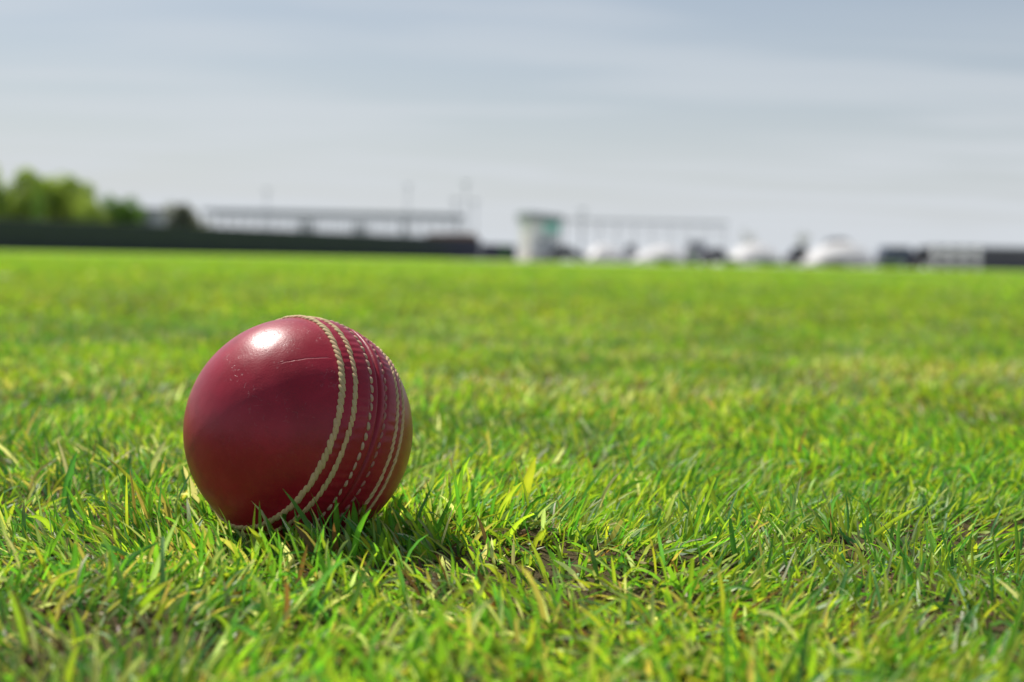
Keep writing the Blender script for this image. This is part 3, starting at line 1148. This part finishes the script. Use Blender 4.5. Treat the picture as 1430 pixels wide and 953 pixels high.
def cover(px0, px1, top, Y, label, peak=0.5, flat=0.5, base=M['carsilver']):
    """a ribbed sheet arched over a wheeled frame; profile across the view, depth away from it"""
    A, B = at(px0, Y), at(px1, Y)
    W, H = (B - A).length, hgt((px0 + px1) / 2, top, Y)
    root = empty('domed_cover', (A + B) / 2)
    tag(root, label, 'cover', 'white domed covers at the far edge of the field')
    n, dep, z0 = 28, 3.4, 0.18
    u = np.linspace(-1, 1, n)
    k = (peak - 0.5) * 2
    z = z0 + (H - z0) * (1 - np.abs((u - k) / np.where(u > k, 1 - k, 1 + k)) ** (1.15 + flat * 1.6)) ** (0.62)
    ys = np.linspace(0, dep, 9)
    # ends lean back; the near hip's slope is shaped to catch the sun
    V = []
    for i, y_ in enumerate(ys):
        f = (0.10, 0.44, 0.68, 0.84, 0.94, 0.99, 1.0, 0.80, 0.0)[i]
        V.append(np.stack([u * W / 2 * (0.93 + 0.07 * f), np.full(n, y_), z0 + (z - z0) * f], -1))
    V = np.array(V).reshape(-1, 3)
    i, j = np.meshgrid(np.arange(len(ys) - 1), np.arange(n - 1), indexing='ij')
    F = np.stack([i * n + j, i * n + j + 1, (i + 1) * n + j + 1, (i + 1) * n + j], -1).reshape(-1, 4)
    sh = link_mesh('sheet', np_mesh('sheet', V, F), root, (SHEET,))
    sm = sh.modifiers.new('thickness', 'SOLIDIFY')
    sm.thickness = 0.01
    MB().box(-W / 2, W / 2, 0.02, dep - 0.02, 0.12, 0.176).build('base_frame', base, root)
    for x_ in (-0.42, 0.42):
        for y_ in (0.25, dep - 0.25):
            MB().cyl((x_ * W - 0.05, y_, 0.10), (x_ * W + 0.05, y_, 0.10), 0.10, n=14).build('wheel', M['tyre'], root)


cover(820, 876, 342, 124, 'narrow white domed cover just right of the low black car', 0.4, 0.8)
cover(886, 964, 342, 110, 'white domed cover with a low peak between silver car and silver van', 0.62, 0.2)
cover(1020, 1102, 339, 100, 'evenly domed white cover with green shrubs at its foot', 0.5, 0.3)
cover(1130, 1230, 338, 97, 'largest white domed cover, highest at its right, beside the grey blue car', 0.60, 0.5)


# --- parked cars
def car(px0, px1, top, Y, paint, label, van=False, yaw=0.0, cat='car'):
    A, B = at(px0, Y), at(px1, Y)
    Ln = (B - A).length
    H = hgt((px0 + px1) / 2, top, Y)
    root = empty('parked_car', (A + B) / 2, yaw)
    tag(root, label, cat, 'cars parked along the far side of the field')
    h, l = H, Ln / 2
    wd = min(0.88, l * 0.62)
    sill, belt = 0.20 * h, 0.60 * h
    prof = [(-l, sill), (-l * 0.98, belt * 0.86), (-l * 0.80, belt), (l * 0.50, belt * 1.02), (l * 0.97, belt * 0.84), (l, sill)]
    if van:
        prof = [(-l, sill), (-l, belt), (-l * 0.9, belt * 1.1), (l * 0.72, belt * 1.08), (l * 0.98, belt * 0.82), (l, sill)]
    b = MB().prism(prof, -wd, wd)
    body = b.build('body', paint, root)
    bv = body.modifiers.new('bevel', 'BEVEL')
    bv.width, bv.segments = 0.05, 3
    cab = [(-l * 0.80, belt * 1.01), (-l * 0.55, h * 0.975), (-l * 0.1, h), (l * 0.16, h * 0.975), (l * 0.50, belt * 1.03)]
    if van:
        cab = [(-l * 0.92, belt * 1.11), (-l * 0.9, h * 0.96), (-l * 0.80, h), (l * 0.40, h), (l * 0.70, belt * 1.10)]
    cb = MB().prism(cab, -wd + 0.04, wd - 0.04, 0.14).build('cabin', paint, root)
    bv = cb.modifiers.new('bevel', 'BEVEL')
    bv.width, bv.segments = 0.05, 3
    zb, zt = belt * 1.08, h * 0.90
    if van:
        zb, zt = belt * 1.2, h * 0.88
    for s in (-1, 1):
        y_ = s * (wd - 0.075)
        for xa, xb, xc, xd in ((-l * 0.64, -l * 0.12, -l * 0.12, -l * 0.48), (-l * 0.07, l * 0.36, l * 0.14, -l * 0.07)):
            MB().prism([(xa, zb), (xb, zb), (xc, zt), (xd, zt)], y_ - 0.05, y_ + 0.05).build('window', M['glass'], root)
    MB().prism([(l * 0.19, h * 0.93), (l * 0.23, h * 0.94), (l * 0.50, belt * 1.09), (l * 0.46, belt * 1.06)], -wd + 0.2, wd - 0.2).build('windscreen', M['glass'], root)
    wr = min(0.32, h * 0.23)
    for sx in (-0.62, 0.62):
        for s in (-1, 1):
            t = MB().cyl((sx * l, s * wd - 0.11 * s, wr), (sx * l, s * (wd + 0.02), wr), wr, n=20).build('wheel', M['tyre'], root, False)
            MB().cyl((sx * l, s * (wd + 0.021), wr), (sx * l, s * (wd + 0.035), wr), wr * 0.6, n=16).build('rim', M['rim'], t)
    for s in (-1, 1):
        MB().box(l * 0.93, l * 1.005, s * wd * 0.72 - 0.13, s * wd * 0.72 + 0.13, belt * 0.66, belt * 0.80).build('headlight', M['rim'], root)
        MB().box(-l * 1.005, -l * 0.96, s * wd * 0.78 - 0.10, s * wd * 0.78 + 0.10, belt * 0.62, belt * 0.82).build('tail_light', M['lamp'], root)


car(766, 818, 344, 118, M['cardark'], 'low black car parked directly right of the white kiosk')
car(868, 896, 341, 140, M['carsilver'], 'small silver car squeezed between two white covers')
car(956, 992, 337, 116, M['carsilver'], 'short silver van left of the dark car', van=True, cat='van')
car(982, 1024, 347, 112, M['cardark'], 'black car half hidden left of the evenly domed white cover')
car(1098, 1140, 345, 108, M['cardark'], 'dark car between the two largest white covers')
car(1142, 1206, 334, 109, M['cardark'], 'dark car roof showing over the back of the largest white cover')
car(1226, 1284, 345, 100, M['carblue'], 'grey blue car right of the largest white cover', van=True)
car(1274, 1308, 345, 99, M['cardark'], 'short black car beside the white rail barrier')

# --- white barrier and dark wall on the right
Yb = 88
root, Wv = building_frame(1304, 1366, Yb, 'barrier', 'white post and rail barrier in front of the dark grey wall', 'barrier')
Hv = hgt(1335, 347, Yb)
p0 = MB().cyl((0, 0, 0), (0, 0, Hv), 0.13, n=16).build('post', M['white'], root, True)
for i in range(1, 4):
    c = p0.copy()
    COL.objects.link(c)
    c.parent = root
    c.location = (i * Wv / 3, 0, 0)
for z in (Hv * 0.45, Hv * 0.85):
    MB().cyl((-0.1, 0, z), (Wv + 0.1, 0, z), 0.07, n=12).build('rail', M['white'], root)

root, Ww = building_frame(1296, 1560, 98, 'boundary_wall', 'low dark grey wall at the right edge behind the white barrier', 'wall')
Hw = hgt(1400, 345, 98)
np_ = 7
bay = Ww / np_
w0 = MB().box(0.01, bay - 0.01, 0, 0.25, 0, Hw - 0.12).build('panel', plain('dark_grey_block', (0.13, 0.13, 0.14), 0.85, 0.2, 0, 0.2, 0.8), root)
for i in range(1, np_):
    c = w0.copy()
    COL.objects.link(c)
    c.parent = root
    c.location = (i * bay, 0, 0)
MB().box(-0.05, Ww + 0.05, -0.06, 0.31, Hw - 0.117, Hw).build('coping', M['grey'], root)


tree('small_tree', 1044, 190, 316, 26, LEAF_D, 'thin grey green tree behind the evenly domed white cover', n=420, seed=21, foot=0.3, trunk=0.12)
tree('small_tree', 1120, 190, 320, 24, LEAF_D, 'thin grey green tree behind the dark car between two white covers', n=420, seed=22, foot=0.3, trunk=0.12)


# --- shrubs along the edge of the field
def shrub(px, Y, top, w_px, mt, label, seed):
    root = empty('shrub', at(px, Y))
    tag(root, label, 'shrub', 'low shrubs along the far edge of the field')
    H = hgt(px, top, Y)
    W = w_px / FPX * Y
    V, F, C, cl = foliage((0, 0, H * 0.5), (W / 2, 0.5, H * 0.5), 500, 0.12, seed, 9)
    V[:, 2] = np.maximum(V[:, 2], 0.01)
    me = np_mesh('leaves', V, F, False)
    set_tint(me, C)
    link_mesh('leaves', me, root, (mt,))
    mb = MB()
    for i in range(5):
        mb.cyl((0, 0, -0.03), tuple(cl[i]), 0.03, 0.01, 6)
    mb.build('stem', M['bark'], root, True)


shrub(706, 126, 342, 16, LEAF_B, 'small shrub left of the white kiosk at the fence end', 31)
shrub(930, 93, 360, 40, LEAF_G, 'low spreading shrub in front of the low peaked white cover', 32)
shrub(965, 92, 357, 26, LEAF_B, 'bright upright shrub in front of the short silver van', 33)
shrub(1022, 92, 360, 24, LEAF_B, 'bright shrub at the left foot of the evenly domed white cover', 34)
shrub(1072, 91, 363, 48, LEAF_B, 'wide bright shrub at the right foot of the evenly domed white cover', 35)
shrub(1170, 90, 364, 60, LEAF_D, 'dark low shrub before the largest white cover', 36)
shrub(1240, 90, 366, 60, LEAF_G, 'low green shrub before the grey blue car', 37)
